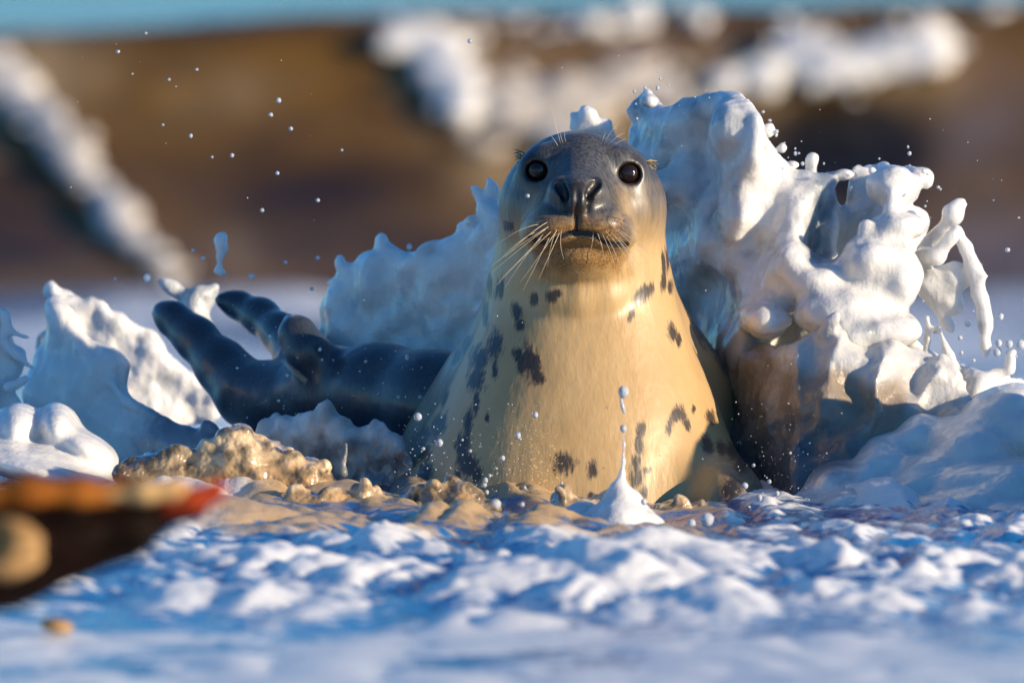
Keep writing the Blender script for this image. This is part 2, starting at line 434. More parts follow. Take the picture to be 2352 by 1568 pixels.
for a, b, c_, d_ in ((2250, 330, 160, 170), (2330, 550, 160, 140), (1450, 90, 200, 50)):
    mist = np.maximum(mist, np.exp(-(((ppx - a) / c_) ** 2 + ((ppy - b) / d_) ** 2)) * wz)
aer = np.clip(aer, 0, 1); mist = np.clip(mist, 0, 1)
n = len(xs); i = np.arange(len(ss) - 1)[:, None] * n + np.arange(n - 1)[None, :]
face = mesh('wave_face', np.stack([X.ravel(), (Yw - WY0).ravel(), Zw.ravel()], 1), np.stack([i, i + 1, i + 1 + n, i + n], -1).reshape(-1, 4), M_wave, wave, {'wave_shade': wave_shade, 'aer': aer, 'mist': mist})

def wave_foam(name, pts, seed, silt=.0, n=60, jit=.6, lift=.05):
    """tumbling foam along pixel points (px, py, radius) on the wave's face"""
    rng = random.Random(seed); P = []
    for k in range(n):
        t = rng.random() * (len(pts) - 1); a = int(t); f = t - a
        p = [pts[a][j] + f * (pts[a + 1][j] - pts[a][j]) for j in range(3)]
        r = p[2] * rng.uniform(.10, .34)
        P.append((p[0] + rng.gauss(0, p[2] * jit), p[1] + rng.gauss(0, p[2] * jit), r))
    C = []
    for px, py, r in P:
        y = on_wave(px, py) - lift - rng.random() * .08
        C.append((W(px, py, y), r * S(y)))
    c = np.array([q[0] for q in C]); m = max(q[1] for q in C) + .06
    F = Field(c.min(0) - m, c.max(0) + m, .016)
    for p, r in C: F.ell(p, (r * 1.25, r * .45, r), .028, None)
    V, Q = F.draw(1)
    V += normals(V, Q) * (.015 * fbm(V[:, 0] * 7, V[:, 1] * 7, V[:, 2] * 7, 3))[:, None]
    V[:, 1] -= WY0
    return tag(mesh(name, V, Q, M_foam, wave, {'silt': np.full(len(V), silt), 'clear': np.zeros(len(V))}), kind='stuff')   # froth far too fine to pick apart
wave_foam('foam_streak', [(-120, 120, 70), (20, 180, 66), (110, 290, 56), (200, 410, 50), (290, 520, 46), (400, 650, 40)], 1, .50, 330, .42)
wave_foam('foam_plume', [(880, 70, 40), (970, 90, 46), (1015, 125, 60), (1040, 190, 50), (1080, 270, 50)], 2, .25, 210, .5)
wave_foam('foam_veil', [(1050, 250, 70), (1180, 230, 80), (1300, 300, 90), (1430, 160, 60), (1560, 240, 80)], 7, .60, 200, .6, .02)
wave_foam('foam_crest', [(1640, 195, 40), (1760, 165, 46), (1870, 115, 58), (1900, 150, 50), (2010, 140, 46), (2120, 120, 52), (2170, 130, 40)], 4, .28, 320, .5, .06)
wave_foam('foam_fringe', [(1100, 45, 30), (1300, 60, 30), (1500, 45, 34), (1800, 60, 34), (2100, 40, 36), (2352, 30, 36)], 5, .35, 150, .7, .02)

# ------------------------------------------------------------------ the seal
U = 1 / 1745.6
def zz(py): return float(W(1176, py, 0)[2])
def tab(rows):
    r = np.array(rows, float); z = np.array([zz(p) for p in r[:, 0]])
    o = np.argsort(z); return z[o], r[o, 1:]
FRONT = tab([(360, 1215, 1475, .03, .095), (440, 1172, 1510, .028, .108), (500, 1154, 1521, .028, .115), (560, 1139, 1530, .030, .120), (640, 1124, 1545, .034, .124),
             (700, 1116, 1556, .036, .130), (770, 1092, 1580, .040, .148), (830, 1062, 1606, .046, .168), (910, 1022, 1640, .055, .196), (970, 985, 1664, .060, .214),
             (1030, 952, 1686, .066, .230), (1090, 925, 1704, .07, .242), (1140, 905, 1715, .075, .250), (1200, 890, 1722, .08, .255), (1300, 880, 1730, .08, .255)])
BACK = tab([(560, 1160, 1500, .10, .07), (640, 1124, 1540, .12, .09), (700, 1108, 1568, .15, .11), (770, 1070, 1614, .18, .13), (830, 1030, 1655, .20, .15),
            (910, 982, 1700, .23, .18), (970, 944, 1714, .25, .20), (1030, 915, 1722, .27, .22), (1090, 898, 1730, .28, .23), (1140, 884, 1738, .29, .24), (1300, 870, 1745, .29, .25)])
def column(F, T, ztop, n=2.25, k=.02):
    zt, r = T; z = F.ax[2].astype(float)
    zd = np.linspace(zt[0], zt[-1], 400); cols = []
    for j in range(4):
        c = np.interp(zd, zt, r[:, j]); ker = np.hanning(41); ker /= ker.sum()
        c = np.convolve(np.pad(c, 20, mode='edge'), ker, 'valid'); cols.append(np.interp(z, zd, c))
    xl, xr, yc, ry = cols; sc = S(0)
    xl = (xl - 1176) * sc; xr = (xr - 1176) * sc
    cx, rx = (xl + xr) / 2, (xr - xl) / 2
    X = F.ax[0][:, None, None]; Y = F.ax[1][None, :, None]; Z = F.ax[2][None, None, :]
    a = np.abs((X - cx.astype(np.float32)) / rx.astype(np.float32)) ** n; b = np.abs((Y - yc.astype(np.float32)) / ry.astype(np.float32)) ** n
    q = (a + b) ** np.float32(1 / n)
    d = (q - 1) * np.minimum(rx, ry).astype(np.float32)
    d = smax(d, Z - np.float32(ztop), np.float32(.05))
    F.F[:] = smin(F.F, d.astype(np.float32), np.float32(k))

EYE_L, EYE_R = W(1238, 392, -.066), W(1440, 398, -.066)
EYE_Rad = .0176
def build_seal():
    root = empty('seal', (0, .05, 0))
    tag(root, 'young spotted grey seal with raised head and cream chest in the surf', 'seal')
    off = np.array((0, .05, 0)); rng0 = random.Random(8)
    F = Field((-.185, -.235, -.07), (.345, .36, .495), .0019)
    column(F, FRONT, zz(400), 2.2)
    column(F, BACK, zz(600), 2.3, .035)
    e = F.ell
    # skull, cheeks, bridge, muzzle, nose, lips, jaw
    e(W(1338, 455, .028), (178 * U, .128, 157 * U), .03)
    e(W(1232, 470, -.03), (62 * U, .055, 70 * U), .04); e(W(1440, 474, -.03), (64 * U, .055, 70 * U), .04)
    F.cone(W(1334, 375, -.055), W(1327, 440, -.145), 66 * U, 46 * U, .035)
    e(W(1328, 500, -.105), (104 * U, .075, 66 * U), .03)
    e(W(1276, 513, -.137), (66 * U, .046, 50 * U), .014); e(W(1378, 515, -.137), (66 * U, .046, 50 * U), .014)
    e(W(1244, 535, -.112), (52 * U, .048, 40 * U), .012); e(W(1412, 540, -.112), (52 * U, .048, 40 * U), .012)
    e(W(1326, 450, -.160), (43 * U, .034, 46 * U), .012); e(W(1326, 462, -.170), (24 * U, .030, 34 * U), .010)
    e(W(1280, 440, -.150), (22 * U, .026, 30 * U), .014); e(W(1372, 438, -.150), (22 * U, .026, 30 * U), .014)
    e(W(1329, 582, -.086), (98 * U, .062, 54 * U), .014)
    e(W(1330, 612, -.05), (120 * U, .062, 46 * U), .03)
    # brows and lids
    for (bx, by) in ((1262, 352), (1416, 358)): e(W(bx, by, -.06), (34 * U, .022, 18 * U), .02)
    for c in (EYE_L, EYE_R):
        sgn = -1 if c is EYE_L else 1
        e(c + np.array((sgn * .001, .004, 0)), (.0265, .0205, .0255), .020)
        e(c + np.array((sgn * .004, -.020, .000)), (.0152, .020, .0138), .004, None, 'sub')
        e(c, EYE_Rad + .0001, .002, None, 'sub')
        # tear line running to the nose
    # nostrils, nose groove, lip split, mouth
    def groove(pts, Yf, r, k=.003):
        F.chain([(a, b, Yf, r) for a, b in pts], k, 'sub')
    def front_y(px, py):
        x, z = W(px, py, -.15)[[0, 2]]
        i = int(round((x - F.lo[0]) / F.h)); j = int(round((z - F.lo[2]) / F.h))
        col = F.F[i, :, j]; w = np.nonzero(col < 0)[0]
        if not len(w): return 0.
        a = max(w[0], 1); f0, f1 = float(col[a - 1]), float(col[a])
        return float(F.ax[1][a - 1]) + F.h * f0 / max(f0 - f1, 1e-9)
    def carve(pts, r, depth, k=.003, m=6):
        q = []
        for (a, b) in zip(pts[:-1], pts[1:]):
            for t in range(m): q.append((a[0] + (b[0] - a[0]) * t / m, a[1] + (b[1] - a[1]) * t / m))
        q.append(pts[-1])
        ch = [(a, b, front_y(a, b) + depth, r) for a, b in q]
        F.chain(ch, k, 'sub'); return [W(*c[:3]) for c in ch]
    dark_lines = []
    dark_lines.append((carve([(1284, 422), (1290, 436), (1300, 452)], 9.5, .003, .004), .0062))
    dark_lines.append((carve([(1371, 420), (1360, 432), (1351, 449)], 9.5, .003, .004), .0062))
    dark_lines.append((carve([(1298, 450), (1298, 468), (1303, 486)], 4, .0015, .006), .0018))
    dark_lines.append((carve([(1350, 447), (1354, 466), (1350, 486)], 4, .0015, .006), .0018))
    dark_lines.append((carve([(1327, 436), (1325, 492), (1325, 534)], 3.0, .0012, .006), .0012))
    mouth = [(1217, 543), (1236, 556), (1260, 558), (1286, 543), (1306, 537), (1327, 535), (1346, 536), (1366, 540), (1389, 557), (1415, 563), (1440, 561)]
    dark_lines.append((carve(mouth, 5.2, .0012, .004), .0026))
    # neck fold under the chin, fore flippers
    for dx, py, r in ((0, 668, .016), (0, 690, .013)):
        F.chain([(1225, py - 18, -.045, 14), (1280, py + 2, -.075, 15), (1330, py + 5, -.082, 15), (1385, py, -.074, 15), (1440, py - 22, -.045, 14)], .03)
    e(W(1668, 1130, -.09), (66 * U, .10, 66 * U), .07); e(W(1690, 1180, -.11), (66 * U, .11, 50 * U), .05)
    e(W(950, 1150, -.06), (60 * U, .10, 62 * U), .03)
    for t in range(4): F.chain([(1583 + 15 * t, 1150 - 5 * t, -.235, 4), (1596 + 14 * t, 1180, -.24, 4)], .006, 'sub')
    V, Q = F.draw(3)
    V2 = None
    # hind part
    G = Field((-.56, .10, -.06), (.16, .80, .30), .004)
    G.chain([(372, 716, .64, 17), (395, 730, .63, 30), (450, 778, .60, 41), (510, 842, .56, 52), (570, 905, .52, 68), (650, 930, .49, 92), (760, 905, .43, 100), (870, 903, .37, 106), (1000, 925, .30, 112), (1150, 960, .25, 150)], .03)
    G.chain([(508, 690, .70, 16), (545, 700, .70, 27), (600, 728, .67, 38), (645, 765, .62, 40), (700, 850, .52, 60)], .02)
    G.chain([(672, 740, .42, 24), (684, 768, .395, 42), (705, 808, .385, 48), (745, 850, .39, 56)], .012)
    H, R = G.draw(3)
    H += normals(H, R) * (.0008 * fbm(H[:, 0] * 30, H[:, 1] * 30, H[:, 2] * 30, 3))[:, None]
    # ---- coat pattern plus painted chin and flipper shade, kept as smooth fields on the mesh
    nrm = normals(V, Q)
    V += nrm * (.0004 * fbm(V[:, 0] * 60, V[:, 1] * 60, V[:, 2] * 22, 3))[:, None]
    px, py = pix(V); fr = sstep(.25, .1, V[:, 1])
    def c2(x, y): return ((940 + x * .4337) * .91875, (700 + y * .4337) * .91875)
    sp = [(712, 45, 25, 60, 10), (655, 30, 14, 60, 0), (632, 200, 18, 80, 0), (808, 190, 26, 50, -8), (835, 255, 30, 30, 0), (915, 108, 22, 32, 0), (1015, 95, 34, 34, 0), (1050, 80, 20, 24, 0),
          (685, 370, 42, 80, 6), (590, 450, 50, 70, 12), (580, 570, 48, 75, 10), (520, 370, 20, 55, 25), (470, 440, 16, 50, 30), (688, 515, 18, 55, 0), (888, 470, 48, 100, -12), (820, 430, 30, 40, 0), (930, 555, 34, 46, 0), (845, 500, 26, 50, 0),
          (1560, 62, 30, 45, 20), (1515, 105, 34, 50, 25), (1472, 195, 18, 40, 20), (1655, 15, 14, 60, 0), (1697, 40, 13, 45, 0), (1710, 310, 24, 50, -12), (1745, 345, 14, 40, 0),
          (1730, 775, 26, 55, 20), (1695, 830, 20, 55, 10), (1770, 770, 16, 55, -15), (1790, 830, 18, 40, -20), (1830, 745, 10, 28, 0), (1930, 790, 26, 40, -15), (1525, 870, 26, 50, 10), (1515, 950, 24, 60, 0),
          (1500, 1060, 26, 60, 0), (1505, 1140, 44, 60, 0), (1560, 1095, 26, 22, 0), (1545, 1220, 28, 50, 0), (1078, 1055, 58, 58, 0), (1245, 1095, 26, 48, 0), (1240, 1240, 18, 22, 0),
          (350, 850, 38, 90, 28), (290, 900, 34, 60, 25), (270, 985, 44, 60, 10), (180, 1000, 50, 110, 22), (280, 1110, 40, 55, 0), (150, 1110, 60, 90, 10), (95, 1180, 50, 70, 0), (530, 840, 22, 90, 8), (505, 960, 38, 80, 0), (530, 1060, 55, 70, -8), (580, 1130, 34, 60, 0), (470, 1130, 18, 60, 0),
          (395, 690, 14, 50, 20), (578, 700, 16, 75, 5), (640, 790, 12, 34, 0), (1915, 950, 32, 55, -20), (1990, 970, 26, 46, -20), (2060, 985, 50, 50, -20), (2050, 1200, 50, 60, 0), (2110, 1060, 40, 60, 0)]
    spot = np.full(len(V), -1.0)
    wob = .25 * perlin(V[:, 0] * 70, V[:, 1] * 70, V[:, 2] * 40)
    for x, y, a, b, ang in sp:
        cx, cy = c2(x, y); a *= .47; b *= .46; t = math.radians(ang)
        dx, dy = px - cx, py - cy
        u = dx * math.cos(t) + dy * math.sin(t); v = -dx * math.sin(t) + dy * math.cos(t)
        spot = np.maximum(spot, 1 - np.sqrt((u / a) ** 2 + (v / b) ** 2) + wob)
    for x, y, a, b in ((290, 865, 44, 42), (262, 835, 20, 22), (1505, 1150, 22, 120), (1530, 1130, 16, 110)):
        cx, cy = (1180 + x / 3.135) * .91875, (290 + y / 3.135) * .91875
        spot = np.maximum(spot, 1 - np.sqrt(((px - cx) / (a * .293)) ** 2 + ((py - cy) / (b * .293)) ** 2) + wob)
    bk = 1.6 * perlin(V[:, 0] * 16, V[:, 1] * 16, V[:, 2] * 12) - .45          # blotches of the unseen flanks
    spot = np.where(V[:, 1] < .12, spot, np.maximum(spot, bk)); spot = np.clip(spot, -1, 1)
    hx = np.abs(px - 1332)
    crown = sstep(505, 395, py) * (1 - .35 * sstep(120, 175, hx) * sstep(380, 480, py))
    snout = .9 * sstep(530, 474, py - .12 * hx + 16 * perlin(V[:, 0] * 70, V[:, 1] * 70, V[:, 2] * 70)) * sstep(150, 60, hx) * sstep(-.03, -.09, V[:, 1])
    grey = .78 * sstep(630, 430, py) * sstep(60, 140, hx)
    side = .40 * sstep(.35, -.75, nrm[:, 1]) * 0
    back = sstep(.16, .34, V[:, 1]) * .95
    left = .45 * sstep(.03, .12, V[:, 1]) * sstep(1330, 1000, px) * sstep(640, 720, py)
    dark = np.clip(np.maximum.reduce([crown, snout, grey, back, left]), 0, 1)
    pw = 16 * perlin(V[:, 0] * 70, V[:, 1] * 70, V[:, 2] * 60)
    tan = sstep(478, 512, py + pw) * sstep(665, 590, py + .1 * hx + pw) * sstep(140, 85, hx + pw) * sstep(-.03, -.07, V[:, 1])  # brown muzzle fur; below it, chin shade painted in the same brown
    lipd = .55 * sstep(60, 105, hx + pw) * sstep(140, 118, hx) * sstep(470, 500, py) * sstep(575, 545, py) * sstep(-.05, -.09, V[:, 1])
    dark = np.maximum.reduce([dark, lipd, .62 * sstep(1600, 1690, px + .3 * (py - 1100)) * sstep(1020, 1090, py)])  # lip pads, plus flipper shade painted as grey at lower right
    skin = np.zeros(len(V)); rim = np.zeros(len(V))
    near = V[:, 1] < .0
    for pts, r in dark_lines:
        D = np.full(near.sum(), 9e3); P = np.stack([px[near], py[near]], 1)
        pa, pb = pix(np.array(pts)); L2 = np.stack([pa, pb], 1)
        for p, q in zip(L2[:-1], L2[1:]):
            ab = q - p; t = np.clip(((P - p) @ ab) / (ab @ ab + 1e-12), 0, 1); D = np.minimum(D, np.linalg.norm(P - p - t[:, None] * ab, axis=1))
        rp = r / S(0)
        skin[near] = np.maximum(skin[near], sstep(rp * 1.7, rp * .7, D))
    for c in (EYE_L, EYE_R):
        D = np.linalg.norm(V - c, axis=1); skin = np.maximum(skin, np.maximum(sstep(EYE_Rad + .0050, EYE_Rad + .0015, D), .85 * sstep(EYE_Rad + .015, EYE_Rad + .004, D)))
    nose = 1 - np.sqrt(((px - 1326) / 44) ** 2 + ((py - 455) / 44) ** 2)
    skin = np.maximum(skin, .62 * sstep(-.05, .25, nose) * (V[:, 1] < -.1))
    for t in range(46):                          # short partings in the fur of the throat fold
        a = rng0.uniform(1238, 1455); b = 652 - ((a - 1340) / 110.) ** 2 * 34 + rng0.uniform(-8, 22); ln = rng0.uniform(9, 17); sl = (a - 1340) / 900.
        d = np.hypot((px - a - sl * (py - b)) / 3.0, np.maximum(np.abs(py - b) - ln, 0) / 4.0)
        skin = np.maximum(skin, .36 * sstep(1.3, .4, d) * near)
    for t in range(70):                          # dark whisker pores on the lips
        sd = rng0.choice((-1, 1)); a = 1327 + sd * rng0.uniform(35, 110); b = rng0.uniform(495, 548) - .05 * abs(a - 1327)
        skin = np.maximum(skin, .5 * sstep(4.2, 1.8, np.hypot(px - a, py - b)) * near)
    sand = np.exp(-((px - 1225 - .25 * (py - 1000)) / 62) ** 2) * sstep(920, 990, py) * sstep(1240, 1130, py) * (V[:, 1] < .05)
    one = np.zeros(len(H)); hp, hq = pix(H)
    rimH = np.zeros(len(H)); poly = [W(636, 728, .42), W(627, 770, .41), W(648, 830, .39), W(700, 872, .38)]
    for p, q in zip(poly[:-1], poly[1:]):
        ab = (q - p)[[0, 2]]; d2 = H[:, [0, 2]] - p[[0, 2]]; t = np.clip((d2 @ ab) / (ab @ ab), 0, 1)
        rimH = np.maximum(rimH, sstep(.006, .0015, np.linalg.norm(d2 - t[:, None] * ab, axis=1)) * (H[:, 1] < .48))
    VV = np.concatenate([V, H]) - off; QQ = np.concatenate([Q, R + len(V)])
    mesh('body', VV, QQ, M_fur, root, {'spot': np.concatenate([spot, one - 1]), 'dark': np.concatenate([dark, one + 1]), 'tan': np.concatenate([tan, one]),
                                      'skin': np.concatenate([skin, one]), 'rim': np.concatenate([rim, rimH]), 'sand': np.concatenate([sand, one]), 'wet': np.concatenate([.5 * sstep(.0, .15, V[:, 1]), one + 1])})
    ev, eq = uvsphere(EYE_Rad, 32, 20)
    for c in (EYE_L, EYE_R): mesh('eye', ev + c - off, eq, M_eye, root)
    # whiskers: roots found on the muzzle
    def surf(px_, py_): return W(px_, py_, front_y(px_, py_))
    rng = random.Random(5)
    def whisk(a, b, c, dy, r=.00042, mat=M_whisker):
        p0 = surf(*a) + np.array((0, .002, 0)); y0 = p0[1]
        p1 = W(b[0], b[1], y0 - .02 + dy * .3); p2 = W(c[0], c[1], y0 - .01 + dy)
        T = np.linspace(0, 1, 9)[:, None]
        pts = (1 - T) ** 2 * p0 + 2 * T * (1 - T) * p1 + T ** 2 * p2
        v, q = tube(pts - off, np.linspace(r, r * .35, 9), 5); mesh('whisker', v, q, mat, root)
    L = [((1262, 520), (1240, 530), (1128, 610)), ((1255, 525), (1225, 545), (1130, 625)), ((1268, 530), (1235, 560), (1150, 640)), ((1250, 535), (1210, 580), (1160, 660)),
         ((1275, 535), (1245, 580), (1195, 648)), ((1262, 545), (1235, 600), (1200, 670)), ((1245, 545), (1200, 590), (1140, 655)), ((1285, 535), (1260, 590), (1238, 640)), ((1280, 525), (1262, 560), (1258, 612)),
         ((1290, 528), (1283, 560), (1295, 596)), ((1240, 515), (1190, 520), (1125, 575)), ((1258, 510), (1220, 530), (1160, 590)), ((1236, 530), (1190, 550), (1145, 600))]
    Rr = [((1398, 515), (1430, 530), (1510, 590)), ((1405, 520), (1440, 545), (1505, 620)), ((1390, 530), (1420, 560), (1450, 610)), ((1400, 530), (1440, 570), (1462, 620)), ((1410, 540), (1450, 580), (1500, 655)),
          ((1382, 535), (1400, 570), (1412, 610)), ((1372, 535), (1385, 565), (1388, 600)), ((1362, 530), (1364, 555), (1352, 590)), ((1412, 530), (1460, 545), (1520, 610)), ((1420, 545), (1450, 575), (1478, 610)), ((1405, 508), (1450, 515), (1500, 555)), ((1392, 540), (1415, 580), (1430, 625))]
    for a, b, c in L + Rr: whisk(a, b, c, rng.uniform(-.02, .02))
    for a, b, c in [((1268, 498), (1230, 492), (1195, 510)), ((1252, 505), (1215, 515), (1200, 530)), ((1395, 498), (1430, 500), (1452, 520)), ((1410, 505), (1440, 520), (1455, 545))]: whisk(a, b, c, .0, .0003, M_darkwhisker)
    for a, b, c in [((1282, 336), (1272, 318), (1258, 303)), ((1288, 332), (1283, 315), (1265, 240)), ((1293, 330), (1288, 312), (1284, 300)), ((1299, 328), (1296, 312), (1297, 300)),
                    ((1388, 330), (1396, 310), (1420, 284)), ((1394, 336), (1408, 318), (1434, 305)), ((1400, 340), (1415, 328), (1440, 318)), ((1382, 328), (1386, 315), (1392, 302))]: whisk(a, b, c, .01, .00034)
    # ear tufts
    for (ex, ey, sx) in ((1199, 360, -1), (1491, 381, 1)):
        Vs, Qs = [], []; k = 0; base = W(ex, ey, -.005)
        for t in range(16):
            a = rng.uniform(-.5, .6); ln = rng.uniform(.006, .013)
            p0 = base + np.array((rng.uniform(-.006, .002) * sx, rng.uniform(-.006, .006), rng.uniform(-.008, .008)))
            d = np.array((sx * math.cos(a), rng.uniform(-.5, .2), math.sin(a)))
            v, q = tube([p0, p0 + d * ln * .6, p0 + d * ln + np.array((0, 0, -.002))], [.0012, .0009, .0002], 4)
            Vs.append(v - off); Qs.append(q + k); k += len(v)
        mesh('ear_tuft', np.concatenate(Vs), np.concatenate(Qs), M_tuft, root)
    return root
seal = build_seal()

# ------------------------------------------------------------------ splashes
def splash(name, label, cat, outline=None, Y0=0., relief=.03, rl=.12, T=.03, w=.03, yc=None, lumps=(), fingers=(), rand=None, h=.0035, mat=None,
           silt=None, clear=None, ydep=.16, k=.014, kl=.016, rag=.006, ridges=(), disp=.004, dl=.05, seed=1, base=(0, 0)):
    pts = list(outline or [])
    for c in fingers: pts += [(q[0], q[1]) for q in c]
    for q in lumps: pts += [(q[0] - q[3], q[1] - q[4]), (q[0] + q[3], q[1] + q[4])]
    P = np.array([W(a, b, Y0) for a, b in pts]); m = .03
    ys = [Y0 - ydep, Y0 + ydep] + [q[2] + e * (q[3] * S(q[2]) + .02) for c in fingers for q in c for e in (-1, 1)] + [q[2] + e * (q[5] + .03) for q in lumps for e in (-1, 1)]
    F = Field((P[:, 0].min() - m, min(ys), max(P[:, 2].min() - m, -.07)), (P[:, 0].max() + m, max(ys), P[:, 2].max() + m), h)
    def ycf(px, py):
        s = S(Y0); r = relief * fbm(px * s / rl + seed * 3.7, py * s / rl * .8, seed * 1.3 + 0 * px, 2)
        return r + (yc(px, py) if yc else 0)
    if outline: F.sheet(outline, Y0, ycf, T, w, k, rag)
    rng = random.Random(seed)
    if rand:
        n, r0, r1, dep = rand; poly = np.array(outline); c = 0
        while c < n:
            x, y = rng.uniform(poly[:, 0].min(), poly[:, 0].max()), rng.uniform(poly[:, 1].min(), poly[:, 1].max())
            ins = False
            for (a, b), (p, q) in zip(outline, outline[1:] + outline[:1]):
                if (b > y) != (q > y) and x < (p - a) * (y - b) / (q - b) + a: ins = not ins
            if not ins: continue
            c += 1; r = rng.uniform(r0, r1) * S(Y0); yy = Y0 + float(ycf(np.array([x]), np.array([y]))[0]) - dep * rng.uniform(.3, 1.2)
            F.ell(W(x, y, yy), (r * rng.uniform(.6, 1.2), r * rng.uniform(.5, .9), r * rng.uniform(.7, 1.5)), kl, rng.uniform(-50, 50))
    for q in lumps:                            # px, py, Y, rx, rz (px), ry (m), rot
        F.ell(W(*q[:3]), (q[3] * S(q[2]), q[5], q[4] * S(q[2])), max(k, kl), q[6] if len(q) > 6 else None)
    for c in ridges: F.chain(c, .045)
    for c in fingers: F.chain(c, .008)
    nb = 170 if mat is M_brown else 60 if mat is M_murky else 0
    if nb:                                     # froth bubbles sitting on the surface
        V, Q = F.draw(0); nn = normals(V, Q); ok = np.nonzero((nn[:, 1] < -.1) | (nn[:, 2] > .5))[0]
        for t in range(nb):
            i_ = ok[rng.randrange(len(ok))]; rb = .0026 + .0062 * rng.random() ** 2.5
            F.ell(V[i_] - nn[i_] * rb * .45, rb, .005)
    V, Q = F.draw(1 if nb else 2)
    if disp:
        nn = normals(V, Q)
        V = V + nn * (disp * fbm(V[:, 0] / dl, V[:, 1] / dl, V[:, 2] / dl + seed, 3))[:, None]
    px, py = pix(V); z = np.zeros(len(V))
    o = mesh(name, V, Q, mat or M_foam, None, {'silt': silt(px, py, V) if silt else z, 'clear': clear(px, py, V) if clear else z})
    # origin at the base
    c = Vector((float(V[:, 0].mean()), float(V[:, 1].mean()), 0.)); o.data.transform(__import__('mathutils').Matrix.Translation(-c)); o.location = c
    return tag(o, label, cat)

# tall splash to the right of the head
R_OUT = [(1435, 264), (1452, 250), (1466, 232), (1490, 218), (1508, 232), (1522, 248), (1560, 245), (1590, 230), (1620, 219), (1660, 217), (1690, 228), (1722, 240), (1746, 262), (1756, 300), (1772, 325),
         (1786, 350), (1805, 378), (1828, 392), (1850, 400), (1890, 405), (1935, 402), (1932, 428), (1922, 452), (1938, 472), (1944, 478), (1950, 445), (1972, 412), (2000, 390), (2035, 380), (2075, 385), (2105, 396), (2128, 408), (2118, 448), (2100, 476),
         (2130, 492), (2138, 525), (2132, 570), (2128, 620), (2112, 665), (2100, 705), (2096, 745), (2112, 790), (2140, 815), (2200, 842), (2290, 862), (2380, 885), (2380, 980), (2200, 1010), (1950, 1120), (1760, 1180), (1690, 1120), (1680, 900), (1540, 700), (1470, 520), (1445, 380), (1455, 300)]
def r_yc(px, py):
    a = np.clip((1700 - px) / 1745, 0, 1) * .75
    b = -np.clip((py - 600) / 600, 0, 1) * .10
    return .16 + a + b + .05 * np.sin(px / 75.) - .03 * np.sin(px / 33. + py / 60.)
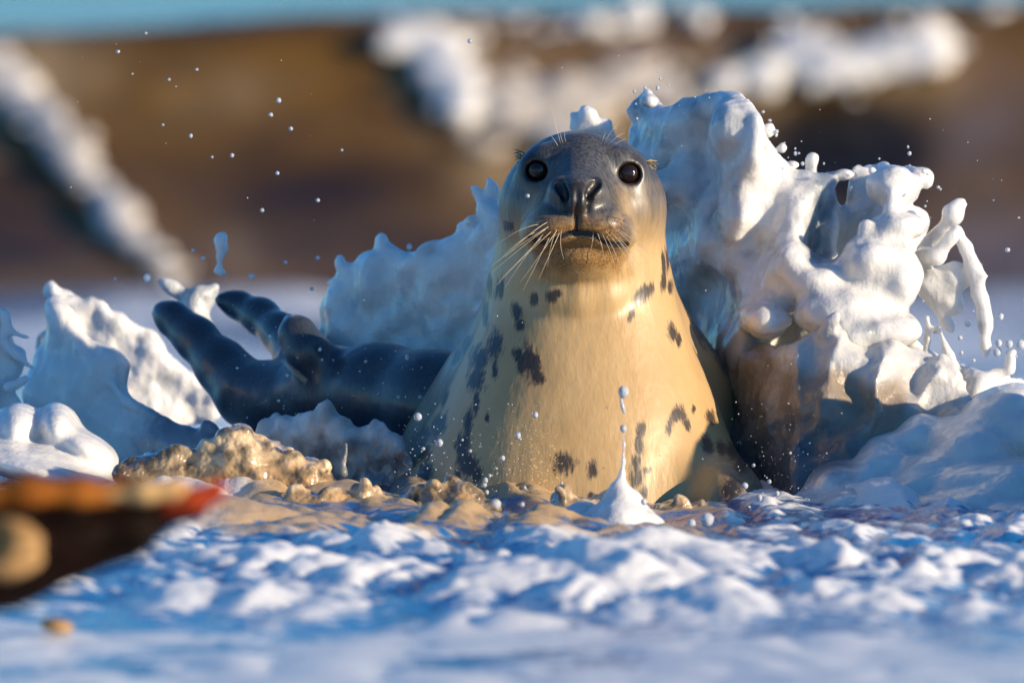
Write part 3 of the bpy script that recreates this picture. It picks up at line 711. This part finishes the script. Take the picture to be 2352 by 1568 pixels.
splash('foam_splash', 'tall white foam splash towering behind the seal, higher than its head', 'splash', R_OUT, .10, .035, .13, .035, .04, r_yc,
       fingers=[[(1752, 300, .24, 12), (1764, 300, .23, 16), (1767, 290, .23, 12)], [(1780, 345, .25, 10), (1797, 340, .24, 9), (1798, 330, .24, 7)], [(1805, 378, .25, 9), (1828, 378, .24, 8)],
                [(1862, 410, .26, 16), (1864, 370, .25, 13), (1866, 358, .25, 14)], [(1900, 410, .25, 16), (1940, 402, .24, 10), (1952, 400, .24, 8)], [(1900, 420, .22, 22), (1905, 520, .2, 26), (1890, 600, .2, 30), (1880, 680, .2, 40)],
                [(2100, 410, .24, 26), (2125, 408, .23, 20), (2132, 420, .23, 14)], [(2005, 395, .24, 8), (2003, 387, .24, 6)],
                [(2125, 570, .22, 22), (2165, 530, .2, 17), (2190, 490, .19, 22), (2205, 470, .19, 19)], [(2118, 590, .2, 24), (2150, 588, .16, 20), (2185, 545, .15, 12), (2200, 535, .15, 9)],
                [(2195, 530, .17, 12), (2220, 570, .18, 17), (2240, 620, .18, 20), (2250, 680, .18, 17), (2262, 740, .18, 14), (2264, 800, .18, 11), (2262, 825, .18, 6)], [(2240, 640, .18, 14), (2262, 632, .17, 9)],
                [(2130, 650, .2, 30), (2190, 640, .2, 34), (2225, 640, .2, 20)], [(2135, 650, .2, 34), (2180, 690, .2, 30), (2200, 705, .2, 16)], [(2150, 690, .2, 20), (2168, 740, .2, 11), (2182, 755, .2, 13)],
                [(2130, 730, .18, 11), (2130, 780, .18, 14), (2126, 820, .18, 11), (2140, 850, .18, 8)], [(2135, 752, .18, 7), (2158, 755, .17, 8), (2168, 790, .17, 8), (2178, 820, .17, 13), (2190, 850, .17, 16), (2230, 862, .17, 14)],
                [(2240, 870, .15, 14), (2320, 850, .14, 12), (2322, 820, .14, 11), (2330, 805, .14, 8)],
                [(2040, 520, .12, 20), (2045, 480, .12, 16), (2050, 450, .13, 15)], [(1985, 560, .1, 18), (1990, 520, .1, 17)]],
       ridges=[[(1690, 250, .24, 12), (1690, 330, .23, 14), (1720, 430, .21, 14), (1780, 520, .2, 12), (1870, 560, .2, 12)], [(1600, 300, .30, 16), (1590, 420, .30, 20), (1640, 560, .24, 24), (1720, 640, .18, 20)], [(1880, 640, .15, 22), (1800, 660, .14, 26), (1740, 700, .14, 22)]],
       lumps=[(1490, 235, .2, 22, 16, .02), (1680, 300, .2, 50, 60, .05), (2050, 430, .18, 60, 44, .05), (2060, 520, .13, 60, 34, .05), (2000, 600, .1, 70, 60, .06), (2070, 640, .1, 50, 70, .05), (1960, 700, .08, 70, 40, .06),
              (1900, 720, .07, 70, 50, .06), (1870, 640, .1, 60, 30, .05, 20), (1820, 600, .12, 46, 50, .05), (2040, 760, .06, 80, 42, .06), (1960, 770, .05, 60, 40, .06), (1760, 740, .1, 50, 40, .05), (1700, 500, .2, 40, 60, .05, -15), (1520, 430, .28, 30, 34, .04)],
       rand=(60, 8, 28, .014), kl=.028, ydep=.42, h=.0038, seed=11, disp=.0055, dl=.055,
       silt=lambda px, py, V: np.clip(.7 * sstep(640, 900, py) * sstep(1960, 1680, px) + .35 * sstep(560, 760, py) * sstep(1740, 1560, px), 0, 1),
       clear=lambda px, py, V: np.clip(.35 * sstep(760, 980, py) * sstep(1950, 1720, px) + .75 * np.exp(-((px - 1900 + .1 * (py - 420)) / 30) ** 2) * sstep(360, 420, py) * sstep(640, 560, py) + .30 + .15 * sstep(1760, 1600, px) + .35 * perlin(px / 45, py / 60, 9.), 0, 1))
# the small arm of the same splash beside the crown of the head
splash('foam_splash', 'small knobbly foam tip showing just above the crown of the seal\'s head', 'splash', [(1310, 258), (1325, 262), (1345, 248), (1365, 256), (1378, 275), (1398, 272), (1405, 300), (1420, 340), (1330, 340), (1312, 290)], .34, .01, .06, .016, .012,
       fingers=[[(1340, 275, .34, 14), (1347, 256, .34, 10)], [(1318, 285, .34, 10), (1314, 262, .34, 7)], [(1385, 290, .34, 10), (1395, 280, .34, 8)]], seed=3)
# sheet to the left, behind the back
splash('foam_splash', 'pale blue foam sheet rising behind the seal\'s back, forked tip by its neck', 'splash',
       [(740, 700), (770, 662), (735, 660), (752, 652), (770, 652), (764, 630), (758, 618), (768, 600), (770, 590), (782, 590), (792, 610), (806, 618), (818, 604), (835, 590), (858, 575), (862, 556), (874, 550), (888, 562), (905, 572), (925, 584), (955, 597), (985, 588), (1010, 562), (1040, 535), (1064, 520), (1085, 505), (1105, 512), (1118, 508), (1104, 475), (1090, 450), (1110, 460), (1122, 470), (1150, 480), (1175, 500), (1200, 640), (1200, 840), (1000, 860), (780, 850), (730, 800), (730, 720)],
       .42, .018, .16, .022, .025, lambda px, py: (1110 - px) / 1745. * 1.0, fingers=[[(1122, 480, .42, 14), (1098, 442, .43, 9), (1088, 430, .43, 10)], [(1130, 490, .42, 18), (1130, 440, .42, 15), (1123, 412, .42, 9)], [(1060, 520, .45, 12), (1085, 512, .43, 16), (1105, 514, .42, 8)]],
       rand=(40, 10, 36, .008), kl=.03, seed=5, ydep=.26, disp=.004, dl=.06, clear=lambda px, py, V: .22 + .3 * perlin(px / 60, py / 60, 2.), silt=lambda px, py, V: .22 + .45 * perlin(px / 80, py / 50, 7.))
# left hand splashes
splash('foam_splash', 'white sunlit sheet of foam with a curled tip, behind the raised hind flippers', 'splash',
       [(108, 650), (122, 652), (142, 670), (170, 686), (215, 690), (240, 700), (262, 720), (300, 740), (345, 770), (380, 800), (420, 840), (450, 880), (500, 900), (500, 960), (260, 1010), (100, 900), (110, 740), (118, 690)],
       1.05, .02, .1, .02, .02, fingers=[[(124, 690, 1.05, 15), (118, 665, 1.05, 10), (113, 652, 1.05, 7)]], rand=(40, 9, 26, .01), seed=6, ydep=.1, disp=.008, dl=.04, clear=lambda px, py, V: .3 + .5 * perlin(px / 40, py / 50, 4.))
splash('foam_splash', 'smooth blue pointed hump of foam like a small peak, left of the tail', 'splash',
       [(124, 700), (140, 700), (165, 740), (205, 775), (262, 800), (282, 830), (270, 880), (300, 910), (420, 960), (560, 1010), (600, 1060), (300, 1060), (90, 1010), (50, 900), (70, 830), (100, 770), (115, 720)],
       .52, .012, .16, .04, .07, lambda px, py: -.9 * (px - 150) / 1745., rand=(24, 10, 30, .008), kl=.03, seed=8, ydep=.34, disp=.006, dl=.07,
       fingers=[[(130, 710, .52, 12), (190, 800, .48, 16), (290, 920, .42, 10), (430, 1000, .37, 6)]],
       clear=lambda px, py, V: np.clip(sstep(250, 420, px) * .75 + .2, 0, 1))
splash('foam_hump', 'pair of smooth cream foam humps by the blue peak', 'foam', None, .1, lumps=[(40, 985, .1, 62, 60, .12), (135, 985, .1, 50, 62, .12, 12), (200, 1030, .06, 80, 36, .1, -28), (60, 1050, .05, 150, 40, .14, -8), (-40, 1010, .1, 70, 60, .12), (120, 1085, -.02, 200, 36, .14, -14)],
       seed=9, disp=.002, k=.012)
splash('foam_splash', 'ragged foam strands breaking at the edge, left of the blue peak', 'splash', [(-60, 700), (0, 720), (20, 760), (35, 790), (62, 800), (60, 860), (40, 880), (60, 960), (-60, 980)], .4, .02, .07, .016, .018,
       fingers=[[(0, 780, .38, 12), (40, 815, .38, 8), (75, 845, .38, 6)], [(10, 720, .38, 10), (18, 760, .38, 8), (62, 775, .38, 6)], [(20, 890, .36, 12), (60, 870, .36, 10)]], rand=(8, 8, 18, .01), seed=10, ydep=.1)
splash('foam_splash', 'small bluish spray crown on top of the upper hind flipper', 'splash', [(362, 640), (385, 636), (402, 648), (430, 655), (455, 650), (480, 655), (500, 652), (498, 690), (480, 720), (520, 790), (600, 850), (520, 850), (440, 740), (410, 690), (380, 660)], .78, .008, .05, .012, .012,
       fingers=[[(400, 665, .78, 9), (372, 646, .78, 7)], [(480, 690, .78, 14), (492, 662, .78, 8)]], rand=(10, 8, 18, .008), seed=12, ydep=.07, clear=lambda px, py, V: .55 + 0 * px)
# murky water in front of the tail, left of the chest
splash('water_splash', 'blue-grey translucent ragged water between the tail and the seal\'s chest', 'splash',
       [(600, 1000), (612, 972), (640, 962), (668, 970), (690, 950), (720, 955), (745, 918), (760, 925), (780, 962), (800, 975), (830, 985), (870, 978), (890, 975), (905, 990), (930, 1000), (960, 1080), (940, 1160), (640, 1140), (600, 1060)],
       .0, .02, .09, .025, .025, lambda px, py: (930 - px) / 1745. * 1.1, fingers=[[(790, 1090, -.08, 9), (790, 1050, -.08, 6), (792, 1022, -.08, 8)], [(745, 960, .11, 14), (757, 926, .11, 6)]], rand=(30, 8, 22, .012), mat=M_murky, seed=13, disp=.004, dl=.03, ydep=.26,
       clear=lambda px, py, V: .25 + .5 * sstep(930, 1060, py) + .4 * perlin(px / 40, py / 40, 2.), silt=lambda px, py, V: .45 + .4 * perlin(px / 60, py / 60, 8.))
# sandy foam round the chest
splash('sandy_foam', 'heap of bubbly tan foam piled up in front of the tail', 'foam',
       [(270, 1100), (300, 1060), (350, 1035), (400, 1030), (440, 1050), (490, 1020), (520, 1000), (580, 998), (640, 1020), (690, 1050), (735, 1055), (760, 1090), (775, 1120), (800, 1180), (500, 1220), (250, 1180)],
       -.22, .02, .08, .06, .04, rand=(60, 10, 30, .035), mat=M_brown, h=.003, seed=14, disp=.003, dl=.03,
       fingers=[[(720, 1075, -.25, 10), (742, 1060, -.25, 6)], [(380, 1050, -.25, 16), (400, 1040, -.25, 16), (430, 1045, -.25, 14)]],
       silt=lambda px, py, V: .25 + .5 * sstep(1020, 1120, py), clear=lambda px, py, V: .50 + .3 * sstep(520, 300, px) + .4 * perlin(px / 30, py / 25, 6.))
splash('sandy_foam', 'knobbly amber foam lapping against the left of the seal\'s chest', 'foam',
       [(640, 1190), (660, 1130), (690, 1120), (720, 1135), (790, 1140), (830, 1120), (850, 1130), (870, 1150), (930, 1140), (965, 1145), (985, 1120), (1040, 1112), (1075, 1130), (1110, 1150), (1160, 1170), (1190, 1185), (1210, 1240), (640, 1270)],
       -.36, .015, .08, .05, .03, rand=(70, 9, 26, .035), mat=M_brown, h=.003, seed=15, disp=.003, dl=.03,
       fingers=[[(840, 1150, -.37, 12), (843, 1112, -.38, 8), (836, 1102, -.38, 7)], [(870, 1155, -.37, 10), (868, 1125, -.37, 11)], [(940, 1150, -.37, 12), (948, 1130, -.37, 9)], [(975, 1150, -.38, 9), (966, 1122, -.38, 7)], [(1030, 1140, -.37, 14), (1040, 1112, -.37, 13), (1060, 1116, -.37, 10)], [(668, 1145, -.38, 12), (690, 1122, -.38, 9)]],
       silt=lambda px, py, V: .45 + .4 * perlin(px / 70, py / 40, 1.), clear=lambda px, py, V: .58 + .4 * perlin(px / 30, py / 25, 3.))
splash('sandy_foam', 'ragged tan foam ridge crossing below the seal\'s chest', 'foam',
       [(1190, 1240), (1220, 1200), (1250, 1170), (1270, 1150), (1285, 1120), (1300, 1115), (1315, 1135), (1340, 1150), (1400, 1135), (1430, 1150), (1500, 1165), (1540, 1150), (1580, 1152), (1600, 1165), (1612, 1150), (1625, 1170), (1650, 1200), (1690, 1215), (1730, 1195), (1750, 1215), (1790, 1230), (1800, 1290), (1300, 1300)],
       -.40, .015, .08, .05, .028, rand=(80, 8, 24, .035), mat=M_brown, h=.003, seed=16, disp=.003, dl=.03,
       fingers=[[(1288, 1165, -.42, 14), (1296, 1128, -.42, 13)], [(1606, 1185, -.42, 12), (1612, 1155, -.42, 8)], [(1725, 1225, -.42, 14), (1730, 1205, -.42, 9), (1731, 1186, -.42, 4)], [(1620, 1190, -.42, 12), (1640, 1230, -.42, 13), (1640, 1260, -.42, 18)]],
       silt=lambda px, py, V: .3 + .4 * perlin(px / 70, py / 40, 4.), clear=lambda px, py, V: .55 + .3 * sstep(1600, 1780, px) + .4 * perlin(px / 30, py / 25, 5.))
# spike of foam thrown up in front
splash('foam_spike', 'white cone of foam drawn up into a thin thread in front of the seal', 'splash', None, -.75, h=.0028, k=.02, disp=.004, dl=.06, seed=17,
       lumps=[(1425, 1200, -.75, 66, 60, .06), (1430, 1250, -.75, 110, 56, .09), (1490, 1225, -.75, 36, 40, .04), (1350, 1240, -.75, 80, 34, .06), (1300, 1195, -.72, 34, 26, .03), (1345, 1170, -.70, 34, 22, .03), (1440, 1300, -.8, 190, 40, .1)],
       fingers=[[(1432, 985, -.75, 7), (1433, 1020, -.75, 4), (1432, 1060, -.75, 4.5), (1428, 1090, -.75, 8), (1424, 1115, -.75, 14), (1430, 1145, -.75, 34), (1428, 1190, -.75, 60)], [(1300, 1225, -.75, 20), (1370, 1180, -.75, 16), (1415, 1125, -.75, 12)], [(1455, 1150, -.75, 22), (1475, 1180, -.75, 20)]])
# murky curtain right of the seal and the shaded foam hills
splash('water_splash', 'murky brown wall of water curling beside the seal\'s right flank', 'splash',
       [(1560, 1200), (1560, 900), (1620, 830), (1680, 800), (1740, 815), (1790, 800), (1815, 786), (1860, 772), (1890, 745), (1905, 722), (1930, 725), (1935, 750), (1985, 800), (2010, 782), (2060, 778), (2110, 800), (2160, 830), (2210, 880), (2240, 940), (2300, 1010), (2200, 1060), (1900, 1200), (1760, 1240)],
       .02, .05, .10, .03, .03, lambda px, py: -.13 * np.clip((py - 780) / 350, 0, 1) + .42 * np.clip((1830 - px) / 270, 0, 1) + .022 * np.abs(np.sin(px / 38. + py / 90. + 1.5 * perlin(px / 90, py / 90, 2.))), fingers=[[(1900, 770, .0, 22), (1912, 738, -.02, 17), (1918, 728, -.02, 15)]],
       rand=(26, 14, 34, .012), kl=.03, mat=M_murky, seed=18, disp=.005, dl=.04, ydep=.42,
       silt=lambda px, py, V: np.clip(.15 + .75 * sstep(770, 900, py + .25 * (1900 - px)) - .35 * sstep(2050, 2200, px) + .45 * perlin(px / 70, py / 110, 6.), 0, 1), clear=lambda px, py, V: np.clip(.95 * sstep(860, 1040, py + .3 * (1850 - px)) + .35 * perlin(px / 50, py / 50, 3.), 0, 1))
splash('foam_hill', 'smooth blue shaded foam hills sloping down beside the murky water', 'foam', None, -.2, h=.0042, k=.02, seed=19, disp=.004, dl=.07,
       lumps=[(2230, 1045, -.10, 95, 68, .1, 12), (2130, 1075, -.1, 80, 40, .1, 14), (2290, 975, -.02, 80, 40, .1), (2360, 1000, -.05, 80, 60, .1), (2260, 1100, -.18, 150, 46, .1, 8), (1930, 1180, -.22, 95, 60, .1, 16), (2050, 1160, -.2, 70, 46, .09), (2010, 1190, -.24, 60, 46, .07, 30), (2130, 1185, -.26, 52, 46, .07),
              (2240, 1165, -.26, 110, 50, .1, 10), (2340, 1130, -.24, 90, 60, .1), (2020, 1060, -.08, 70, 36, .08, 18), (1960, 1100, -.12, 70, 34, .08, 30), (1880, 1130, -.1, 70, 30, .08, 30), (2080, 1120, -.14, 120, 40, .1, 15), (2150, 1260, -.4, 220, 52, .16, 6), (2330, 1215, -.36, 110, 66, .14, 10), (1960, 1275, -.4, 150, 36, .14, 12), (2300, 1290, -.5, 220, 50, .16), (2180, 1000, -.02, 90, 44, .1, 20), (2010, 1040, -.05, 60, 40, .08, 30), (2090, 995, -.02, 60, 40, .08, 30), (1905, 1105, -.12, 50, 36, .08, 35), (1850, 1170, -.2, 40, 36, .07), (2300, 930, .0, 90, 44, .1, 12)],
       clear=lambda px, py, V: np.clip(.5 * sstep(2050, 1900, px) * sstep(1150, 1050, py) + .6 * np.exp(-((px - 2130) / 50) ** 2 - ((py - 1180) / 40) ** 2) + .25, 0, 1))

splash('foam_shade_bank', 'unseen bank of churned foam added to shade the foam hills', 'foam', None, -.3, h=.008, k=.04, seed=23, disp=.012, dl=.1,  # foam out of view, shaped to throw shade on hills and flipper
       lumps=[(2560, 960, -.22, 130, 150, .12), (2660, 910, -.3, 140, 170, .13), (2780, 1050, -.5, 150, 120, .14), (2640, 1090, -.5, 130, 100, .13), (2860, 1070, -.75, 170, 100, .16), (2720, 1120, -.7, 150, 80, .15)])
# ------------------------------------------------------------------ drops in the air
dv, dq = uvsphere(1.0, 14, 9)
drop_me = []
for k in range(3):
    v = dv * (1 + .16 * fbm(dv[:, 0] * 1.2 + 9 * k, dv[:, 1] * 1.2, dv[:, 2] * 1.2, 2))[:, None]
    o = mesh('water_drop', v, dq, M_drop); drop_me.append(o.data); bpy.data.objects.remove(o)
def drops(lst, Y, label, group, jit=.0, seed=0):
    rng = random.Random(seed)
    for q in lst:
        px, py, r = q[:3]; st = q[3] if len(q) > 3 else 1.0
        y = Y + rng.uniform(-jit, jit)
        o = bpy.data.objects.new('water_drop', rng.choice(drop_me)); COL.objects.link(o)
        o.location = W(px, py, y); s = r * S(y); o.scale = (s * rng.uniform(.85, 1.1), s, s * st * rng.uniform(.9, 1.2)); o.rotation_euler = (rng.uniform(-.3, .3), rng.uniform(-.3, .3), rng.uniform(0, 6))
        tag(o, q[4] if len(q) > 4 else label, 'drop', group)
drops([(640, 231, 6, 1, 'brightest and topmost of three close drops against the brown wave'), (622, 264, 5, 1, 'middle of three close drops against the brown wave'), (668, 296, 5, 1, 'lowest of three close drops against the brown wave'), (438, 312, 4.5), (452, 160, 3.5), (271, 119, 4.5, 1, 'lone drop highest above the foam streak of the wave'), (487, 361, 3), (533, 357, 4.5), (637, 398, 4.5), (602, 483, 4.5), (730, 460, 4.5), (785, 345, 3), (374, 287, 3), (388, 183, 3.5), (335, 77, 3), (1079, 95, 5, 1, 'single drop in front of the white foam plume of the wave'), (304, 170, 2.5)], .35,
      'small water drop hanging high against the brown wave', 'drops high above the tail', .15, 1)
drops([(466, 593, 5), (443, 575, 4), (730, 592, 4.5), (578, 634, 6.5, 1, 'bright drop right of the torn water ribbon, over the curled flipper'), (940, 567, 7.5, 1, 'bright drop hanging over the dip of the pale blue foam sheet'), (656, 602, 4), (338, 638, 9, 1, 'large bluish drop beside the spray crown of the flipper'), (265, 640, 3), (716, 665, 4)], .55, 'water drop floating just above the tail and the left foam sheet', 'drops low above the tail', .1, 2)
drops([(935, 820, 5.5), (840, 830, 4), (660, 862, 4), (735, 802, 4), (620, 772, 3.5), (870, 905, 4), (915, 912, 4), (965, 912, 4.5), (640, 920, 3.5), (740, 826, 3), (880, 880, 3), (545, 845, 3)], .2, 'tiny bright drop in front of the dark hind body', 'drops in front of the hind body', .1, 3)
drops([(960, 957, 9), (1009, 1017, 9), (1189, 1000, 7.5), (1229, 953, 7), (1154, 1052, 6.5), (972, 1030, 4.5), (1080, 1035, 4), (1115, 1103, 6), (1112, 1113, 6.5), (1125, 1092, 4), (1195, 1008, 3), (1212, 450, 5, 1, 'lone small drop beside the seal\'s nose, below the eye'), (1118, 1130, 5), (1062, 1010, 3), (1140, 1075, 3), (1290, 1110, 4), (1030, 1105, 9, 1, 'pale drop touching the amber foam below the chest'), (1205, 1120, 5)], -.32,
      'round water drop in front of the seal\'s chest and cheek', 'drops in front of the seal', .05, 4)
drops([(1432, 900, 13, 1, 'topmost round white drop above the thin foam thread'), (1430, 932, 5, 3.2, 'long thin drop between two round ones above the foam thread'), (1432, 984, 8, 1, 'round drop sitting on the tip of the thin foam thread')], -.75, 'round white drop thrown off above the thin foam thread', 'drops above the foam spike', 0, 5)
drops([(1092, 1196, 18, 1.5, 'big pear-shaped white drop leaping left of the foam spike'), (1138, 1157, 13), (1548, 1232, 12, 1.2), (1625, 1193, 16), (1479, 1152, 8), (1588, 1203, 10), (1199, 1158, 6)], -.8, 'soft white drop leaping above the foam before the chest', 'drops above the tan foam', .1, 6)
drops([(1792, 1192, 10, 1.5, 'upper of two stacked oval clear drops beside the flipper'), (1790, 1232, 10, 1.8, 'lower of two stacked oval clear drops beside the flipper'), (1711, 1115, 7), (1744, 1143, 7), (1785, 1133, 6), (1840, 1180, 6), (1862, 1215, 6), (1720, 1165, 5), (1690, 1180, 5), (1767, 1105, 5), (1731, 1068, 4), (1836, 1218, 4), (1815, 1040, 3.5), (1704, 1178, 4)], -.36, 'clear water drop bouncing beside the seal\'s right flipper', 'drops beside the right flipper', .08, 7)
drops([(2314, 574, 7, .7, 'flat oval drop flung far out past the drooping foam strand'), (2298, 727, 8), (2222, 743, 9), (2205, 776, 6), (2294, 788, 8), (2290, 808, 10), (2318, 812, 8), (2318, 790, 9), (2345, 792, 12), (2242, 700, 5), (2208, 810, 5), (2155, 430, 4), (2340, 500, 3), (2235, 715, 3), (2270, 770, 4), (2352, 690, 4)], .16, 'white water drop flying off the tall splash', 'drops by the tall splash', .06, 8)
rg = random.Random(77); ex = []
for t in range(60):
    a = rg.choice(R_OUT[:46]); d = abs(rg.gauss(0, 26)) + 8; an = rg.uniform(-.4, 1.6)
    ex.append((a[0] + d * math.cos(an), a[1] - d * math.sin(an), 1.6 + 3.4 * rg.random() ** 2, rg.uniform(.8, 1.4)))
drops(ex, .2, 'tiny bead of water thrown off the rim of the tall splash', 'beads round the tall splash', .08, 9)
# the torn ribbon of water above the tail
splash('water_ribbon', 'torn vertical ribbon of water in the air above the tail', 'splash', None, .5, h=.0025, k=.006, disp=.001, seed=20,
       fingers=[[(510, 545, .5, 13), (508, 565, .5, 11), (505, 590, .5, 6), (503, 615, .5, 3.5), (500, 622, .5, 6), (512, 628, .5, 8)], [(500, 550, .5, 7), (517, 575, .5, 6)]])
# fine spray
rng = random.Random(44); Vs, Qs = [], []; k = 0
ov, oq = uvsphere(1.0, 5, 4)
for t in range(900):
    z_ = rng.random()
    if z_ < .35: p = (rng.uniform(900, 1250), 1130 - abs(rng.gauss(0, 90)), rng.uniform(-.4, -.3))
    elif z_ < .6: p = (1780 + rng.gauss(0, 70), 1120 + rng.gauss(0, 110), rng.uniform(-.4, -.2))
    elif z_ < .8: p = (rng.uniform(520, 1000), rng.uniform(700, 1000), rng.uniform(.1, .3))
    else: p = (rng.uniform(100, 2300), rng.uniform(100, 1200), rng.uniform(-.3, .4))
    r = (.6 + 1.6 * rng.random() ** 3) * S(0)
    Vs.append(ov * r + W(*p)); Qs.append(oq + k); k += len(ov)
tag(mesh('spray', np.concatenate(Vs), np.concatenate(Qs), M_drop), 'fine mist of tiny spray specks in the air round the seal', 'spray', kind='stuff')

# ------------------------------------------------------------------ driftwood in the foreground
def wood_mat(name, a, b):
    m = N(name); m.set(Base_Color=m.mix(m.ramp(m.noise(1, 4, .6, (8, 30, 40)), .3, .7), a, b), Roughness=.6, Specular_IOR_Level=.06, Normal=m.bump(m.noise(1, 3, .6, (10, 60, 60)), .006, .7))
    return m.m
M_wood = wood_mat('wet_shaded_wood', (.003, .0015, .001), (.011, .004, .002)); M_wood2 = wood_mat('lit_orange_wood', (.16, .045, .006), (.32, .11, .018)); M_red = wood_mat('reddish_bark', (.24, .025, .008), (.38, .06, .015)); M_knot = wood_mat('pale_knot', (.26, .14, .05), (.44, .27, .12)); M_pale = wood_mat('pale_split_wood', (.45, .24, .08), (.62, .40, .18))  # dark wood holds the log's shade, orange wood its sunlit top
wood = empty('driftwood', W(60, 1330, -5.2)); tag(wood, 'dark wet driftwood with a top coloured sunlit orange and reddish tip poking in over the foam', 'driftwood')
wo = np.array(wood.location)
def wood_part(name, mat, build, h=.004, disp=.009):
    F = Field(W(-620, 1760, -5.2) - np.array((0, .14, 0)), W(620, 1020, -5.2) + np.array((0, .14, 0)), h)
    build(F); V, Q = F.draw(2); V += normals(V, Q) * (disp * fbm(V[:, 0] * 7, V[:, 1] * 40, V[:, 2] * 30, 3))[:, None]
    return mesh(name, V - wo, Q, mat, wood)
wood_part('log', M_wood, lambda F: (F.chain([(500, 1118, -5.2, 10), (420, 1160, -5.2, 34), (300, 1195, -5.2, 66), (150, 1230, -5.2, 100), (0, 1255, -5.2, 128), (-180, 1330, -5.2, 150), (-380, 1480, -5.2, 150)], .02)))
wood_part('lit_top', M_wood2, lambda F: F.chain([(360, 1132, -5.2, 20), (300, 1134, -5.215, 26), (180, 1132, -5.23, 32), (60, 1128, -5.24, 34), (-80, 1140, -5.24, 34)], .015), disp=.004)
wood_part('split_end', M_pale, lambda F: F.chain([(428, 1112, -5.22, 10), (400, 1122, -5.225, 19), (330, 1130, -5.23, 22), (240, 1138, -5.23, 14)], .015), disp=.004)
wood_part('tip', M_red, lambda F: F.chain([(528, 1108, -5.21, 8), (490, 1128, -5.215, 20), (440, 1150, -5.22, 24), (380, 1175, -5.225, 16)], .015))
wood_part('knot', M_knot, lambda F: (F.ell(W(15, 1258, -5.275), (92 * S(-5.2), .022, 74 * S(-5.2)), .01), F.ell(W(-20, 1240, -5.295), (46 * S(-5.2), .02, 40 * S(-5.2)), .008, None, 'sub')))
peb = splash('pebble', 'small wet brown pebble lying in the foam below the driftwood', 'pebble', None, -3.4, h=.003, k=.01, disp=.002, seed=21, mat=M_knot, lumps=[(128, 1436, -3.4, 40, 18, .03, -10)])
